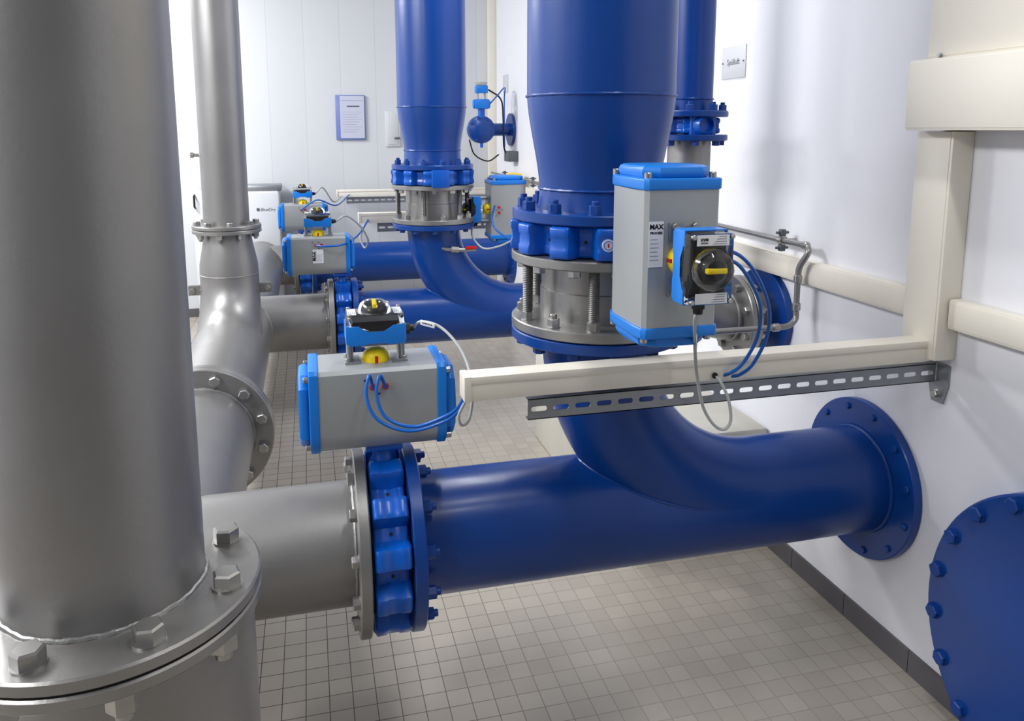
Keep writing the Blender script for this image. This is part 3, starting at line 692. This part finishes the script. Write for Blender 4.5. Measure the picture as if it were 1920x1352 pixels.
hose([(1.48, wy-.17, 1.98), (1.58, wy-.2, 1.9), (1.6, wy-.2, 1.75), (1.62, wy-.15, 1.5), (1.68, wy-.1, 1.42)], .007, 'black', 'signal_cable', 'black cable curving down beside the small blue valve near the back corner', 'cable')
hose([(1.49, wy-.17, 1.86), (1.55, wy-.2, 1.93), (1.64, wy-.1, 2.0), (1.66, wy, 1.9), (1.65, wy-.05, 1.5)], .006, 'hose', 'air_hose', 'thin blue air hose at the small valve near the back corner', 'hose')
hose([P(880, 262, 6.4), P(890, 290, 6.45), P(915, 302, 6.5), P(935, 290, 6.55)], .006, 'black', 'signal_cable', 'short black cable looping under the small blue valve', 'cable')
b = B(); b.box((XW-.09, 6.45, 1.38), (XW-.001, 6.6, 1.47), .006); tag(b.build('junction_box', 'darkgrey'), 'dark grey junction box on the right wall under the small blue wall flange', 'box')

# ---------------------------------------------------------------- signs, holder, boxes
a = PX(1353, 120, XW-.005); c = PX(1397, 118, XW-.005)
t = thing('wall_sign', 'small white square sign reading Spülluft on the right wall', 'sign', (XW, (a.y+c.y)/2, a.z-.065))
b = B(); b.box((XW-.004, c.y, a.z-.066), (XW-.0005, a.y, a.z+.066), .001); pl = b.build('plate', 'signgrey', t)
yc = (a.y+c.y)/2
text('Spülluft', .034, frame((XW-.0045, yc, a.z), (0, -1, 0), (0, 0, 1)), pl, mt='darkgrey')
for yy in (c.y+.012, a.y-.012): put('screw', capmesh(.007, 'galv'), t, zto((XW-.004, yy, a.z), (-1, 0, 0)))
b = B(); b.box((XW-.005, 6.80, 1.97), (XW-.0005, 6.98, 2.13), .001); tag(b.build('wall_sign', 'signgrey'), 'tiny pale plate high on the right wall near the back corner', 'sign')
a = P(628, 178, YB-.02); c = P(686, 262, YB-.02)
t = thing('document_holder', 'blue tinted document holder with pale grey paper on the back wall', 'document holder', ((a.x+c.x)/2, YB, c.z))
b = B(); b.box((a.x, YB-.02, c.z), (c.x, YB-.0005, a.z), .003); b.build('holder', 'holder', t)
b = B(); b.box((a.x+.04, YB-.023, c.z+.015), (c.x-.008, YB-.02, a.z-.008)); pp = b.build('paper', 'greypaper', t)
b = B(); b.box((a.x+.10, YB-.0245, a.z-.105), (c.x-.05, YB-.023, a.z-.093)); b.build('title_bar', 'darkgrey', pp)
b = B()
for i in range(9): b.box((a.x+.06, YB-.024, a.z-.15-i*.022), (c.x-.03-(i % 3)*.02, YB-.023, a.z-.1485-i*.022))
b.box((a.x+.05, YB-.024, a.z-.05), (c.x-.02, YB-.023, a.z-.047))
b.build('printed_lines', 'inkgrey', pp)
a = P(722, 208, YB-.03); c = P(752, 275, YB-.03)
t = thing('wall_box', 'flat pale access plate on the back wall beside the farther riser', 'access plate', ((a.x+c.x)/2, YB, c.z))
b = B(); b.box((a.x, YB-.015, c.z), (c.x, YB-.0005, a.z), .006); b.build('frame', 'backwall', t)
b = B(); b.box((a.x+.02, YB-.02, c.z+.02), (c.x-.02, YB-.013, a.z-.02), .003); b.build('door', 'signgrey', t)
b = B(); b.box((a.x+.08, YB-.035, c.z+.07), (a.x+.13, YB-.019, c.z+.085), .003); b.build('latch', 'darkgrey', t)

x0, x1, y0, y1, zt_ = -.95, -.25, 6.985, 7.27, 1.13
t = thing('dehumidifier', 'white metal dehumidifier cabinet with lettering standing at the back wall', 'dehumidifier', ((x0+x1)/2, (y0+y1)/2, 0))
b = B(); b.box((x0, y0, .06), (x1, y1, zt_), .02); cb = b.build('cabinet', 'white', t)
b = B(); b.box((x0+.02, y0+.02, 0), (x1-.02, y1-.02, .08)); b.build('base', 'black', t)
b = B(); b.box((x0+.42, y0+.02, zt_), (x1+.02, y1-.02, zt_+.05), .008); b.build('top_tray', 'galv', t)
b = B(); b.sweep([V((x0+.02, y0+.01, zt_-.02)), V((x0+.02, y0-.03, zt_-.03)), V((x0+.02, y0-.03, zt_-.12)), V((x0+.02, y0+.01, zt_-.13))], .009, 8); b.build('handle', 'black', t)
lp = P(503, 393, y0-.001)
text('BlueDry', .036, frame((lp.x, y0-.001, lp.z), (1, 0, 0), (0, 0, 1)), cb, mt='darkgrey')
lq = P(484, 393, y0-.001); b = B(); b.cyl((lq.x, y0+.002, lq.z), (lq.x, y0-.003, lq.z), .014, seg=20); b.build('logo_mark', 'darkgrey', cb)
b = B(); b.box((XW-.16, 6.1, 1.2), (XW-.06, 6.25, 1.30), .01)
tag(b.build('yellow_box', 'yellow'), 'small yellow box glimpsed between the risers near the right wall', 'box')

# ---------------------------------------------------------------- lights
def area(loc, size, sy, energy, rot=(0, 0, 0), col=(.99, .99, 1)):
    l = bpy.data.lights.new('ceiling_or_fill_lamp', 'AREA'); l.shape = 'RECTANGLE'; l.size = size; l.size_y = sy; l.energy = energy; l.color = col
    o = bpy.data.objects.new('ceiling_or_fill_lamp', l); C.objects.link(o); o.location = loc; o.rotation_euler = rot
area((-2.1, 2.5, 3.15), .7, 1.9, 130, rot=(0, math.radians(-25), 0))
area((-2.1, 5.8, 3.15), .5, 1.3, 145, rot=(0, math.radians(-25), 0))
area((-2.2, -.2, 3.15), .3, 1.3, 42, rot=(0, math.radians(-25), 0))  # added fill behind the camera, lights the near grey riser's left front
area((.9, .8, 3.5), .14, 1.3, 26)
area((1.0, 3.8, 3.5), .14, 1.3, 34)
w = bpy.data.worlds.new('world'); SC.world = w; w.use_nodes = True
w.node_tree.nodes['Background'].inputs[0].default_value = (.9, .93, 1, 1); w.node_tree.nodes['Background'].inputs[1].default_value = .3
